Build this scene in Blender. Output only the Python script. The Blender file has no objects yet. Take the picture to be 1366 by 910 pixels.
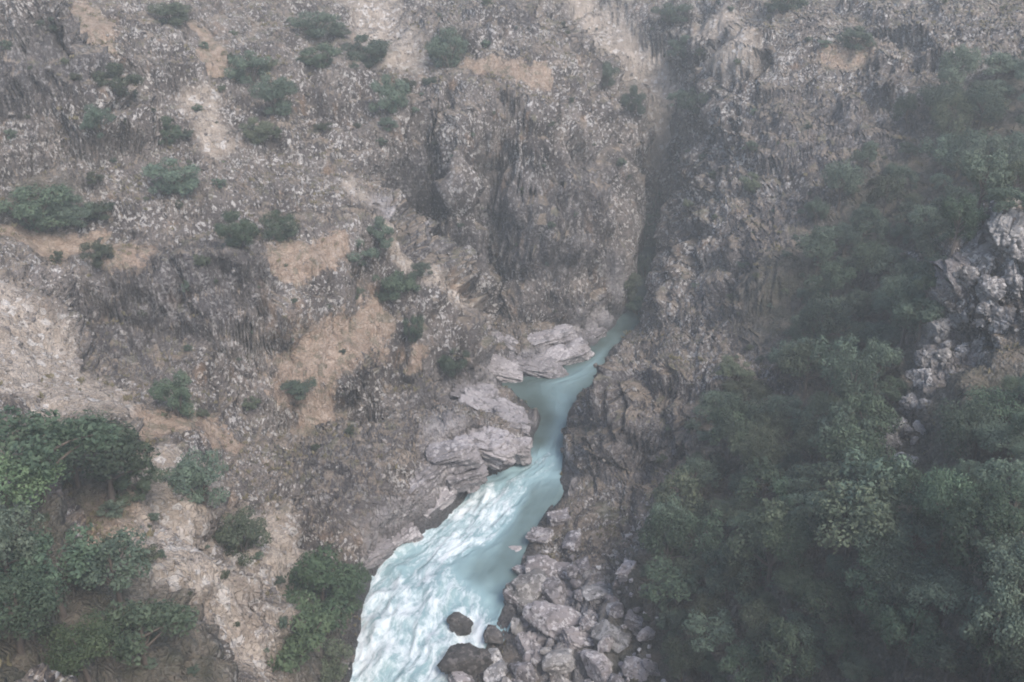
import bpy, bmesh, math, random, time
import numpy as np
from mathutils import Vector, Matrix, Euler
T0 = time.time()
rng = np.random.default_rng(7)
random.seed(7)
scene = bpy.context.scene
COL = scene.collection

# ------------------------------------------------------------------ camera
CAM_H = 90.0
PITCH = math.radians(27.0)
FPX = 1183.0                      # focal length for a frame 1366 units wide
cam_d = bpy.data.cameras.new('camera')
cam = bpy.data.objects.new('camera', cam_d)
COL.objects.link(cam)
cam.location = (0, 0, CAM_H)
cam.rotation_euler = (math.radians(90) - PITCH, 0, 0)
cam_d.sensor_width = 36.0
cam_d.lens = 36.0 * FPX / 1366.0
cam_d.clip_start = 0.5
cam_d.clip_end = 3000
scene.camera = cam


def ray(u, v):
    a = (np.asarray(u, float) - 683) / FPX
    b = (np.asarray(v, float) - 455) / FPX
    return np.stack([a, math.cos(PITCH) - b * math.sin(PITCH),
                     -math.sin(PITCH) - b * math.cos(PITCH)], -1)


def at_y(u, v, Y):
    d = ray(u, v)
    s = Y / d[..., 1]
    return np.array([0, 0, CAM_H]) + d * s[..., None]


def at_z(u, v, z):
    d = ray(u, v)
    s = (z - CAM_H) / d[..., 2]
    return np.array([0, 0, CAM_H]) + d * s[..., None]


def sstep(a, b, x):
    t = np.clip((x - a) / (b - a), 0, 1)
    return t * t * (3 - 2 * t)


# ------------------------------------------------------------------ noise
def _h(ix, iy, iz, seed):
    h = (ix * 374761393 + iy * 668265263 + iz * 2147483647 + seed * 1274126177) & 0xFFFFFFFF
    h = ((h ^ (h >> 13)) * 1274126177) & 0xFFFFFFFF
    h = ((h ^ (h >> 16)) * 2246822519) & 0xFFFFFFFF
    return (h ^ (h >> 15)) & 0xFFFFFFFF


def vnoise(P, seed=0):
    """value noise, -1..1"""
    f = np.floor(P)
    t = P - f
    i = f.astype(np.int64)
    t = t * t * t * (t * (t * 6 - 15) + 10)
    out = 0
    for dx in (0, 1):
        wx = t[:, 0] if dx else 1 - t[:, 0]
        for dy in (0, 1):
            wy = wx * (t[:, 1] if dy else 1 - t[:, 1])
            for dz in (0, 1):
                w = wy * (t[:, 2] if dz else 1 - t[:, 2])
                out = out + w * (_h(i[:, 0] + dx, i[:, 1] + dy, i[:, 2] + dz, seed) / 2147483647.5 - 1)
    return out


def fbm(P, octs=4, seed=0, gain=0.5, ridged=False):
    out = 0
    a = 1.0
    n = 0
    for k in range(octs):
        q = vnoise(P * (2.03 ** k) + 17.3 * k, seed + k)
        out = out + a * ((1 - 2 * np.abs(q)) if ridged else q)
        n += a
        a *= gain
    return out / n


def worley(P, seed=0):
    """returns F1, F2, random value of the nearest cell"""
    f = np.floor(P).astype(np.int64)
    n = len(P)
    F1 = np.full(n, 9.0)
    F2 = np.full(n, 9.0)
    R = np.zeros(n)
    for dx in (-1, 0, 1):
        for dy in (-1, 0, 1):
            for dz in (-1, 0, 1):
                c = f + np.array([dx, dy, dz])
                h = _h(c[:, 0], c[:, 1], c[:, 2], seed)
                px = c[:, 0] + (h & 1023) / 1023.0
                py = c[:, 1] + ((h >> 10) & 1023) / 1023.0
                pz = c[:, 2] + ((h >> 20) & 1023) / 1023.0
                d = np.sqrt((px - P[:, 0]) ** 2 + (py - P[:, 1]) ** 2 + (pz - P[:, 2]) ** 2)
                r = (_h(c[:, 0], c[:, 1], c[:, 2], seed + 91)) / 4294967295.0
                closer = d < F1
                F2 = np.where(closer, F1, np.minimum(F2, d))
                R = np.where(closer, r, R)
                F1 = np.where(closer, d, F1)
    return F1, F2, R


# ------------------------------------------------------------------ river banks
BANK = np.array([  # v, left u, right u, water level
    (1100, 405, 560, -0.6), (1000, 440, 580, -0.3), (910, 468, 612, 0.0), (880, 476, 640, 0.1), (835, 484, 660, 0.2),
    (800, 489, 676, 0.4), (775, 495, 688, 0.5), (760, 505, 692, 0.6), (740, 528, 697, 0.8),
    (720, 556, 706, 1.0), (700, 582, 716, 1.2), (680, 603, 727, 1.4), (660, 620, 737, 1.6),
    (642, 638, 744, 1.8), (626, 684, 748, 1.9), (610, 704, 750, 1.9), (590, 710, 754, 2.0),
    (570, 716, 760, 2.0), (556, 720, 766, 2.0), (540, 704, 770, 2.0), (525, 682, 780, 2.0),
    (512, 667, 788, 2.0), (502, 712, 796, 2.0), (490, 745, 802, 2.0), (475, 774, 810, 2.0),
    (460, 795, 822, 2.0), (445, 808, 838, 2.0), (432, 822, 852, 2.0), (400, 843, 866, 2.0),
    (350, 850, 877, 2.2), (325, 857, 883, 2.3)], float)
_L = at_z(BANK[:, 1], BANK[:, 0], BANK[:, 3])
_R = at_z(BANK[:, 2], BANK[:, 0], BANK[:, 3])
_Y = (_L[:, 1] + _R[:, 1]) / 2


def bank_at(Y):
    return (np.interp(Y, _Y, _L[:, 0]), np.interp(Y, _Y, _R[:, 0]), np.interp(Y, _Y, BANK[:, 3]))


RIVER_END = _Y[-1]

# ------------------------------------------------------------------ base height field from survey points
TABLE = {
    1150: [(-200, 22), (100, 26), (300, 38), (400, 46), (700, 52), (800, 48), (1000, 40), (1200, 32), (1500, 24)],
    910: [(-250, 38), (0, 44), (150, 50), (300, 60), (400, 72), (690, 80.5), (800, 78), (900, 74), (1000, 68), (1150, 60), (1366, 50), (1600, 42)],
    800: [(-200, 46), (0, 51), (150, 58), (250, 66), (350, 80), (430, 90), (760, 93), (850, 88), (950, 80), (1100, 68), (1250, 60), (1366, 54)],
    700: [(-200, 56), (0, 62), (100, 70), (200, 78), (300, 88), (400, 98), (480, 106), (545, 109.5), (740, 109), (800, 107), (870, 103), (950, 94), (1100, 80), (1250, 70), (1366, 62), (1600, 52)],
    620: [(-200, 68), (0, 76), (100, 82), (210, 92), (300, 103), (400, 113), (500, 121), (600, 127), (660, 129.5), (760, 124), (820, 119.5), (870, 116), (950, 108), (1050, 98), (1190, 88), (1300, 80), (1366, 74)],
    585: [(560, 129), (640, 135), (690, 138), (790, 126.5), (850, 120), (920, 114)],
    540: [(-200, 84), (0, 92), (100, 98), (170, 106), (230, 112), (300, 117), (400, 124), (480, 129), (540, 134), (590, 139), (640, 144), (690, 147), (800, 131), (850, 124), (920, 118), (1000, 117), (1100, 110), (1200, 96), (1300, 88), (1366, 82)],
    515: [(812, 136), (860, 126), (920, 121), (1000, 121), (400, 126), (480, 131), (540, 135.5), (590, 141)],
    480: [(-100, 98), (30, 105), (100, 113), (150, 119), (220, 122), (300, 125), (370, 127), (430, 131), (500, 137), (570, 142), (630, 148), (690, 168.5), (740, 170), (838, 160), (870, 154), (940, 145), (1030, 137), (1100, 128), (1170, 120), (1235, 103), (1300, 96), (1366, 92)],
    410: [(-100, 106), (0, 112), (60, 118), (130, 126), (220, 128), (300, 129), (380, 132), (450, 140), (530, 146), (600, 151), (640, 176), (700, 176), (760, 178), (815, 186), (874, 178), (900, 168), (950, 160), (1030, 148), (1100, 142), (1190, 132), (1262, 110), (1320, 103), (1366, 100)],
    350: [(60, 128), (150, 131), (250, 131.5), (330, 133), (420, 142), (960, 169), (1040, 153)],
    330: [(-100, 118), (0, 124), (80, 134), (160, 136), (250, 137), (300, 138), (360, 141), (420, 145), (480, 149), (540, 153), (575, 186), (640, 184), (700, 182), (760, 183), (820, 190), (843, 202), (893, 190), (930, 176), (1000, 166), (1080, 158), (1180, 148), (1255, 138), (1312, 112), (1366, 106), (1600, 92)],
    260: [(-150, 128), (0, 138), (80, 143), (160, 146), (240, 150), (320, 153), (400, 158), (460, 161), (500, 165), (540, 185), (620, 183), (700, 185), (780, 190), (830, 203), (855, 228), (882, 246), (906, 215), (935, 195), (1000, 180), (1080, 170), (1180, 162), (1280, 152), (1366, 142), (1600, 120)],
    180: [(-150, 140), (0, 150), (100, 155), (200, 162), (280, 168), (380, 174), (460, 182), (540, 189), (620, 188), (700, 190), (780, 198), (820, 222), (848, 243), (880, 252), (918, 236), (960, 205), (1050, 188), (1150, 180), (1260, 172), (1366, 160)],
    130: [(20, 158), (100, 159), (160, 172), (540, 195), (620, 194), (700, 196), (780, 206), (838, 252), (870, 260), (908, 252)],
    100: [(-150, 156), (0, 161), (95, 162), (160, 177), (220, 178), (300, 186), (400, 192), (480, 200), (560, 206), (640, 205), (720, 203), (790, 220), (815, 258), (852, 267), (900, 260), (950, 225), (1050, 208), (1150, 200), (1260, 190), (1366, 178), (1600, 150)],
    40: [(-100, 168), (0, 166), (95, 168), (150, 188), (300, 205), (400, 215), (490, 240), (560, 230), (650, 220), (720, 226), (760, 275), (803, 283), (860, 276), (940, 258), (1000, 245), (1100, 228), (1250, 210), (1366, 200)],
    0: [(-100, 180), (0, 190), (200, 205), (400, 235), (480, 270), (560, 250), (650, 238), (710, 250), (735, 280), (768, 296), (825, 291), (930, 275), (1100, 260), (1250, 235), (1366, 220), (1600, 190)],
    -150: [(-300, 210), (0, 235), (300, 280), (500, 330), (700, 330), (800, 400), (1000, 360), (1366, 285), (1700, 240)],
}
pts = []
for v, row in TABLE.items():
    for u, Y in row:
        pts.append(at_y(u, v, np.array(float(Y))))
for x, y, z in [(-260, 430, 125), (0, 440, 110), (150, 440, 118), (320, 430, 130), (-300, 300, 112), (330, 300, 115),
                (-260, 180, 95), (280, 180, 95), (-200, 90, 82), (220, 90, 88), (-150, 20, 72), (150, 20, 76),
                (-30, 15, 20), (20, 15, 14), (-70, 15, 46), (75, 15, 46)]:
    pts.append(np.array([x, y, z], float))
for k in range(len(_Y)):
    w = BANK[k, 3]
    for B, s in ((_L[k], -1), (_R[k], 1)):
        pts.append(np.array([B[0] + s * 0.5, B[1], w + 0.4]))
    if k % 2 == 0 and _R[k, 0] - _L[k, 0] > 5:
        pts.append(np.array([(_L[k, 0] + _R[k, 0]) / 2, _Y[k], w - 2]))
pts = np.array(pts)
C2 = 3.0 ** 2
n = len(pts)
d2 = ((pts[:, None, :2] - pts[None, :, :2]) ** 2).sum(-1)
K = -np.sqrt(d2 + C2)
A = np.zeros((n + 3, n + 3))
A[:n, :n] = K - np.eye(n) * 0.25
A[:n, n] = 1
A[:n, n + 1:] = pts[:, :2] / 100
A[n, :n] = 1
A[n + 1:, :n] = pts[:, :2].T / 100
rhs = np.concatenate([pts[:, 2], [0, 0, 0]])
W = np.linalg.solve(A, rhs)


def rbf(x, y):
    out = W[n] + W[n + 1] * x / 100 + W[n + 2] * y / 100
    for i in range(n):
        out = out - W[i] * np.sqrt((x - pts[i, 0]) ** 2 + (y - pts[i, 1]) ** 2 + C2)
    return out


HX0, HX1, HY0, HY1, HS = -330.0, 330.0, 5.0, 440.0, 0.75
gx = np.arange(HX0, HX1 + HS, HS)
gy = np.arange(HY0, HY1 + HS, HS)
GX, GY = np.meshgrid(gx, gy)
HM = rbf(GX.ravel(), GY.ravel())
_q = np.stack([GX.ravel(), GY.ravel(), 0 * HM], 1)
for per, st0, sd_ in ((9.0, 0.75, 61), (4.2, 0.55, 67)):   # ledges and steps in the rock
    ph = HM / per + 1.3 * fbm(_q / 34, 3, sd_) + 0.35 * fbm(_q / 6, 2, sd_ + 5)
    fr = ph - np.floor(ph)
    tr = np.floor(ph) + sstep(0.28, 0.72, fr)
    st_ = st0 * sstep(-0.35, 0.25, fbm(_q / 40, 2, sd_ + 9)) * sstep(1.0, 6.0, HM)
    HM = HM + (tr - ph) * per * st_
HM = HM.reshape(GX.shape)


def base_h(x, y, carve=True):
    fx = np.clip((x - HX0) / HS, 0, HM.shape[1] - 1.001)
    fy = np.clip((y - HY0) / HS, 0, HM.shape[0] - 1.001)
    ix = fx.astype(int)
    iy = fy.astype(int)
    tx = fx - ix
    ty = fy - iy
    z = (HM[iy, ix] * (1 - tx) * (1 - ty) + HM[iy, ix + 1] * tx * (1 - ty)
         + HM[iy + 1, ix] * (1 - tx) * ty + HM[iy + 1, ix + 1] * tx * ty)
    if carve:
        xl, xr, wl = bank_at(y)
        out = np.maximum(np.maximum(xl - x, x - xr), 0)
        ins = np.minimum(x - xl, xr - x)
        near = y < RIVER_END + 3
        lo = wl + 0.25 + 0.25 * np.minimum(out, 12)
        wall = sstep(90, 98, y) * (1 - sstep(126, 140, y)) * (x < xl)
        lo = lo + wall * (4.2 * sstep(0.1, 1.8, out) + 0.55 * np.minimum(out, 6))
        z = np.where(near & (out > 0) & (out < 25), np.maximum(z, lo), z)
        c = sstep(-0.6, 1.2, ins)
        z = np.where(near, z * (1 - c) + (wl - 1.6) * c, z)
    return z


def march(u, v):
    """first hit of pixel rays on the base height field"""
    d = ray(np.atleast_1d(u), np.atleast_1d(v))
    d = d / np.linalg.norm(d, axis=1)[:, None]
    t = np.full(len(d), 25.0)
    done = np.zeros(len(d), bool)
    for _ in range(1200):
        p = np.array([0, 0, CAM_H]) + d * t[:, None]
        h = base_h(p[:, 0], p[:, 1])
        done |= (p[:, 2] <= h)
        t = np.where(done, t, t + 0.35)
    return np.array([0, 0, CAM_H]) + d * t[:, None]


# ------------------------------------------------------------------ ground cover areas: capsules in world space
def caps(lst):
    segs = []
    us, vs = [], []
    for poly, r in lst:
        for p in poly:
            us.append(p[0])
            vs.append(p[1])
    H = march(np.array(us, float), np.array(vs, float))
    k = 0
    for poly, r in lst:
        P = H[k:k + len(poly)]
        k += len(poly)
        if len(poly) == 1:
            segs.append((P[0], P[0], r))
        for a, b in zip(P[:-1], P[1:]):
            if np.linalg.norm(a - b) < 75:
                segs.append((a, b, r))
            else:
                segs.append((a, a, r))
                segs.append((b, b, r))
    return segs


def mask(P, segs, soft=0.5):
    m = np.zeros(len(P))
    for a, b, r in segs:
        ab = b - a
        L = float(ab @ ab)
        t = np.clip(((P - a) @ ab) / L, 0, 1) if L > 0 else np.zeros(len(P))
        d = np.linalg.norm(P - a - t[:, None] * ab, axis=1) / r
        m = np.maximum(m, 1 - sstep(1 - soft, 1 + soft, d))
    return m


SAND = [([(395, 505), (440, 468), (480, 440)], 5), ([(385, 348), (440, 325)], 4), ([(560, 474)], 3.2), ([(500, 412), (515, 425)], 2.6),
        ([(30, 322), (100, 335), (170, 335)], 4), ([(625, 92), (720, 97)], 3.2), ([(120, 700), (190, 690)], 4.5), ([(410, 560), (440, 545)], 3),
        ([(180, 572), (300, 588)], 3.2), ([(1110, 78), (1150, 70)], 3.5), ([(120, 15), (125, 60)], 3), ([(600, 395), (620, 410)], 2),
        ([(920, 640), (915, 690)], 2.5), ([(1085, 445), (1110, 440)], 3), ([(270, 40), (290, 90)], 3), ([(1230, 225), (1250, 260)], 3)]
SCREE = [([(-10, 405), (45, 455), (120, 530)], 5), ([(-60, 480), (0, 505), (80, 530)], 7), ([(480, -20), (500, 20), (520, 70)], 7),
         ([(858, 105), (874, 150), (882, 190), (884, 225)], 9), ([(752, -20), (785, 20), (803, 40), (838, 80), (872, 130), (880, 175), (884, 215)], 7.5), ([(545, 345), (600, 400), (640, 450)], 2.2),
         ([(225, 640), (255, 750), (290, 850)], 6), ([(345, 730), (350, 900)], 5), ([(460, 240), (530, 330)], 1.8), ([(270, 130), (290, 190)], 3.5),
         ([(950, 30), (980, 70)], 6)]
SMOOTH = [([(625, 535), (700, 570)], 5.5), ([(640, 600), (570, 685), (515, 735)], 6.0), ([(650, 495), (740, 480), (815, 440)], 5.5), ([(600, 560), (600, 610)], 4),
          ([(690, 790), (760, 830), (800, 890)], 7), ([(760, 620), (745, 650)], 2.5), ([(800, 350), (820, 380)], 3), ([(1345, 340), (1280, 420), (1240, 480), (1190, 600)], 3.2), ([(500, 270), (560, 370), (640, 465)], 2.0)]
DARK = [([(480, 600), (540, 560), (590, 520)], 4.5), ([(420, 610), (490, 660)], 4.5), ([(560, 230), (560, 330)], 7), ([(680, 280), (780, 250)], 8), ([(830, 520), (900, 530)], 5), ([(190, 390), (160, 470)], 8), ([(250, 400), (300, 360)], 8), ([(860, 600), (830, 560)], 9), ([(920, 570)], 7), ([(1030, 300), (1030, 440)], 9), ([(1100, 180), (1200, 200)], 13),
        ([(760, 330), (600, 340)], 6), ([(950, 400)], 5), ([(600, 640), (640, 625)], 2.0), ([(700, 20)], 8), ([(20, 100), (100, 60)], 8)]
SOIL = [([(1150, 600), (1000, 650), (950, 780), (900, 880)], 12), ([(1100, 750), (1200, 850)], 16), ([(1300, 600), (1300, 800)], 16), ([(1100, 400), (1180, 480)], 14),
        ([(1200, 280), (1330, 220), (1366, 130)], 16), ([(60, 640), (120, 610)], 8), ([(60, 760), (150, 790)], 8), ([(100, 880), (200, 870)], 8), ([(-40, 800), (-20, 930), (60, 930)], 8), ([(430, 810), (400, 860)], 5),
        ([(50, 270)], 6), ([(1080, 550), (1150, 520)], 10), ([(490, 70)], 5), ([(600, 65)], 5)]
SEGS = {'sand': caps(SAND), 'scree': caps(SCREE), 'smooth': caps(SMOOTH), 'dark': caps(DARK), 'soil': caps(SOIL)}

# ------------------------------------------------------------------ terrain mesh
NR, NC = 860, 900
ys = np.exp(np.linspace(math.log(16), math.log(436), NR))
tt = np.linspace(-1, 1, NC)
X = tt[None, :] * (ys[:, None] * 0.66 + 30)
Yg = np.repeat(ys[:, None], NC, 1)
Z = base_h(X.ravel(), Yg.ravel()).reshape(X.shape)
for it in range(130):   # even out the spacing on steep faces
    if it % 5 == 0:
        Z = base_h(X.ravel(), Yg.ravel()).reshape(X.shape)
    P = np.stack([X, Yg, Z], -1)
    eh = np.linalg.norm(P[:, 1:] - P[:, :-1], axis=-1)
    ev = np.linalg.norm(P[1:] - P[:-1], axis=-1)
    wl_, wr = eh[1:-1, :-1], eh[1:-1, 1:]
    wu, wd = ev[:-1, 1:-1], ev[1:, 1:-1]
    s = wl_ + wr + wu + wd
    nx = (wl_ * X[1:-1, :-2] + wr * X[1:-1, 2:] + wu * X[:-2, 1:-1] + wd * X[2:, 1:-1]) / s
    ny = (wl_ * Yg[1:-1, :-2] + wr * Yg[1:-1, 2:] + wu * Yg[:-2, 1:-1] + wd * Yg[2:, 1:-1]) / s
    X[1:-1, 1:-1] += 0.8 * (nx - X[1:-1, 1:-1])
    Yg[1:-1, 1:-1] += 0.8 * (ny - Yg[1:-1, 1:-1])
x = X.ravel()
y = Yg.ravel()
z = base_h(x, y)
P0 = np.stack([x, y, z], 1)


def hnormal(x, y, e):
    dx = (base_h(x + e, y) - base_h(x - e, y)) / (2 * e)
    dy = (base_h(x, y + e) - base_h(x, y - e)) / (2 * e)
    N = np.stack([-dx, -dy, np.ones_like(dx)], 1)
    return N / np.linalg.norm(N, axis=1)[:, None]


N0 = hnormal(x, y, 2.5)
steep = 1 - sstep(0.55, 0.85, N0[:, 2])
warp = np.stack([fbm(P0 / 7, 3, 50 + k) for k in range(3)], 1)
PW = P0 + warp * 3.0
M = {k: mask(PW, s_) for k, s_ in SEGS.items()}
xl, xr, wlv = bank_at(y)
ins = np.minimum(x - xl, xr - x)
inriver = sstep(-1.5, 0.5, ins) * (y < RIVER_END + 3)
soft = np.maximum.reduce([M['sand'] * 0.8, M['scree'] * 0.75, M['soil'] * 0.6, inriver])
rock = (0.45 + 0.55 * steep) * (1 - soft)
broken = sstep(-0.35, 0.3, fbm(P0 / 16, 3, 77))     # shattered ground between clean faces
rk = rock * (1 - 0.3 * M['smooth']) * (0.3 + 0.7 * broken)
# buttresses and chutes
PV = P0 * np.array([1, 1, 0.3])
butt = fbm(PV / 30, 2, 88, 0.5, True)
# big forms
PS = P0 * np.array([1, 1, 0.75])
d = 3.4 * fbm(PS / 20, 3, 1, 0.5, True) * rock + 3.6 * (butt - 0.2) * rock * (0.3 + 0.7 * steep)
# blocks and ledges: rows of jutting blocks, crevices between them
rot = np.array([[0.94, 0.2, -0.28], [-0.17, 0.97, 0.12], [0.3, -0.06, 0.95]])
PB = (P0 + warp * 1.2) @ rot.T
F1, F2, R = worley(PB / np.array([13, 13, 10.]), 2)
d = d + ((R - 0.5) * 3.8 - 2.0 * np.exp(-((F2 - F1) / 0.06) ** 2)) * rock * (0.4 + 0.6 * steep)
F1, F2, R = worley(PB / np.array([6.0, 6.0, 4.0]), 3)
d = d + ((R - 0.5) * 3.2 - 1.3 * np.exp(-((F2 - F1) / 0.10) ** 2)) * rock
F1, F2, R2 = worley(PB / np.array([2.3, 2.3, 1.7]), 4)
d = d + ((R2 - 0.5) * 1.5 - 0.6 * np.exp(-((F2 - F1) / 0.12) ** 2)) * rk
F1, F2, R3 = worley(PB / np.array([0.95, 0.95, 0.8]), 5)
d = d + ((R3 - 0.5) * 0.65) * (rk * 0.9 + 0.25 * M['scree'] * (1 - inriver))
F1, F2, R4 = worley((P0 + warp) @ np.array(Euler((0.5, 0.35, 0.6)).to_matrix()) / np.array([5.5, 3.0, 1.3]), 6)   # tilted slabs of the worn rock
d = d + ((R4 - 0.5) * 1.9 - 0.7 * np.exp(-((F2 - F1) / 0.09) ** 2)) * M['smooth'] * (1 - inriver)
d = d + 0.6 * fbm(P0 / 1.8, 3, 9, 0.55, True) * rk
d = d + (0.35 * fbm(P0 / 4.5, 3, 21)) * (1 - rock) * (1 - inriver)
outd = np.maximum(np.maximum(xl - x, x - xr), 0)
d = d * np.where(y < RIVER_END + 3, 0.45 + 0.55 * sstep(0.5, 7, outd), 1.0)
N1 = N0.copy()
N1[:, 2] = np.where(inriver > 0.05, 1.0, N1[:, 2])
# dark hollow under the jutting rock on the left ledges
hol = march(np.array([345., 375., 400.]), np.array([468., 464., 466.]))
hm_ = np.zeros(len(P0))
for hp in hol:
    q = (P0 - hp) / np.array([2.6, 3.0, 1.3])
    hm_ = np.maximum(hm_, np.exp(-(q ** 2).sum(1)))
d = d - 4.5 * hm_
P1 = P0 + N0 * d[:, None]
# the bank rock stays out of the water, the bed stays under it
inr2 = (ins > 0.5) & (y < RIVER_END + 3)
P1[:, 2] = np.where(inr2, np.minimum(P1[:, 2], wlv - 0.8), P1[:, 2])
idx = np.arange(NR * NC).reshape(NR, NC)
faces = np.stack([idx[:-1, :-1], idx[:-1, 1:], idx[1:, 1:], idx[1:, :-1]], -1).reshape(-1, 4)


def fast_mesh(name, V, F, smooth=True):
    me = bpy.data.meshes.new(name)
    V = np.asarray(V, np.float32)
    F = np.asarray(F, np.int32)
    k = F.shape[1]
    me.vertices.add(len(V))
    me.vertices.foreach_set('co', V.ravel())
    me.loops.add(F.size)
    me.loops.foreach_set('vertex_index', F.ravel())
    me.polygons.add(len(F))
    me.polygons.foreach_set('loop_start', np.arange(0, F.size, k, dtype=np.int32))
    me.polygons.foreach_set('loop_total', np.full(len(F), k, np.int32))
    me.polygons.foreach_set('use_smooth', np.full(len(F), smooth, bool))
    me.update(calc_edges=True)
    return me


def fattr(me, name, vals):
    a = me.attributes.new(name, 'FLOAT', 'POINT')
    a.data.foreach_set('value', np.asarray(vals, np.float32))


def link(name, me, mat=None, parent=None):
    o = bpy.data.objects.new(name, me)
    COL.objects.link(o)
    if mat is not None and me is not None and len(me.materials) == 0:
        me.materials.append(mat)
    if parent is not None:
        o.parent = parent
    return o


# ------------------------------------------------------------------ materials
class NT:
    def __init__(self, name):
        self.m = bpy.data.materials.new(name)
        self.m.use_nodes = True
        self.t = self.m.node_tree
        self.t.nodes.clear()
        self.out = self.t.nodes.new('ShaderNodeOutputMaterial')

    def n(self, typ, ins=None, **kw):
        nd = self.t.nodes.new(typ)
        for k, v in kw.items():
            setattr(nd, k, v)
        for k, v in (ins or {}).items():
            self.set(nd.inputs[k], v)
        return nd

    def set(self, sock, v):
        if isinstance(v, bpy.types.NodeSocket):
            self.t.links.new(v, sock)
        elif isinstance(v, (tuple, list)) and len(v) == 3 and sock.type == 'RGBA':
            sock.default_value = (*v, 1)
        else:
            sock.default_value = v

    def math(self, op, a, b=0.0, clamp=False):
        nd = self.n('ShaderNodeMath', {0: a, 1: b}, operation=op)
        nd.use_clamp = clamp
        return nd.outputs[0]

    def mix(self, f, a, b):
        nd = self.n('ShaderNodeMix', data_type='RGBA')
        self.set(nd.inputs[0], f)
        self.set(nd.inputs[6], a)
        self.set(nd.inputs[7], b)
        return nd.outputs[2]

    def step(self, x, lo, hi):
        nd = self.n('ShaderNodeMapRange', {'Value': x, 'From Min': lo, 'From Max': hi})
        nd.interpolation_type = 'SMOOTHSTEP'
        return nd.outputs[0]

    def noise(self, vec, scale, detail=4, rough=0.55, out=0):
        return self.n('ShaderNodeTexNoise', {'Vector': vec, 'Scale': scale, 'Detail': detail, 'Roughness': rough}).outputs[out]

    def attr(self, name):
        return self.n('ShaderNodeAttribute', attribute_name=name).outputs['Fac']

    def mapping(self, vec, scale, rot=(0, 0, 0)):
        return self.n('ShaderNodeMapping', {'Vector': vec, 'Scale': scale, 'Rotation': rot}).outputs[0]


def rock_tones(k, vec, base_a, base_b, light, dark, sc=1.0):
    """mottled rock with pale crystalline and lichen spots"""
    big = k.noise(vec, 0.09 * sc, 5, 0.6)
    c = k.mix(k.step(big, 0.38, 0.62), base_a, base_b)
    mid = k.noise(vec, 0.55 * sc, 6, 0.65)
    c = k.mix(k.math('MULTIPLY', k.step(mid, 0.5, 0.36), 0.75), c, dark)
    vz = k.mapping(vec, (1.0, 1.0, 0.8))
    vr = k.n('ShaderNodeTexVoronoi', {'Vector': vz, 'Scale': 1.9 * sc, 'Randomness': 1.0})
    cell = k.n('ShaderNodeSeparateColor', {0: vr.outputs['Color']}).outputs[0]
    sp = k.math('ADD', k.math('MULTIPLY', k.noise(vz, 1.9 * sc, 5, 0.75), 0.72), k.math('MULTIPLY', cell, 0.28))
    dens = k.noise(vec, 0.13 * sc, 4)
    thr = k.n('ShaderNodeMapRange', {'Value': dens, 'From Min': 0.3, 'From Max': 0.7, 'To Min': 0.635, 'To Max': 0.505}).outputs[0]
    dlt = k.math('SUBTRACT', sp, thr)
    lightm = k.step(dlt, 0.0, 0.05)
    c = k.mix(k.math('MULTIPLY', lightm, 0.85), c, light)
    blk = k.noise(vec, 1.9 * sc, 4, 0.7)
    c = k.mix(k.math('MULTIPLY', k.step(blk, 0.42, 0.34), 0.8), c, (0.035, 0.033, 0.033))
    return c


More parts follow.
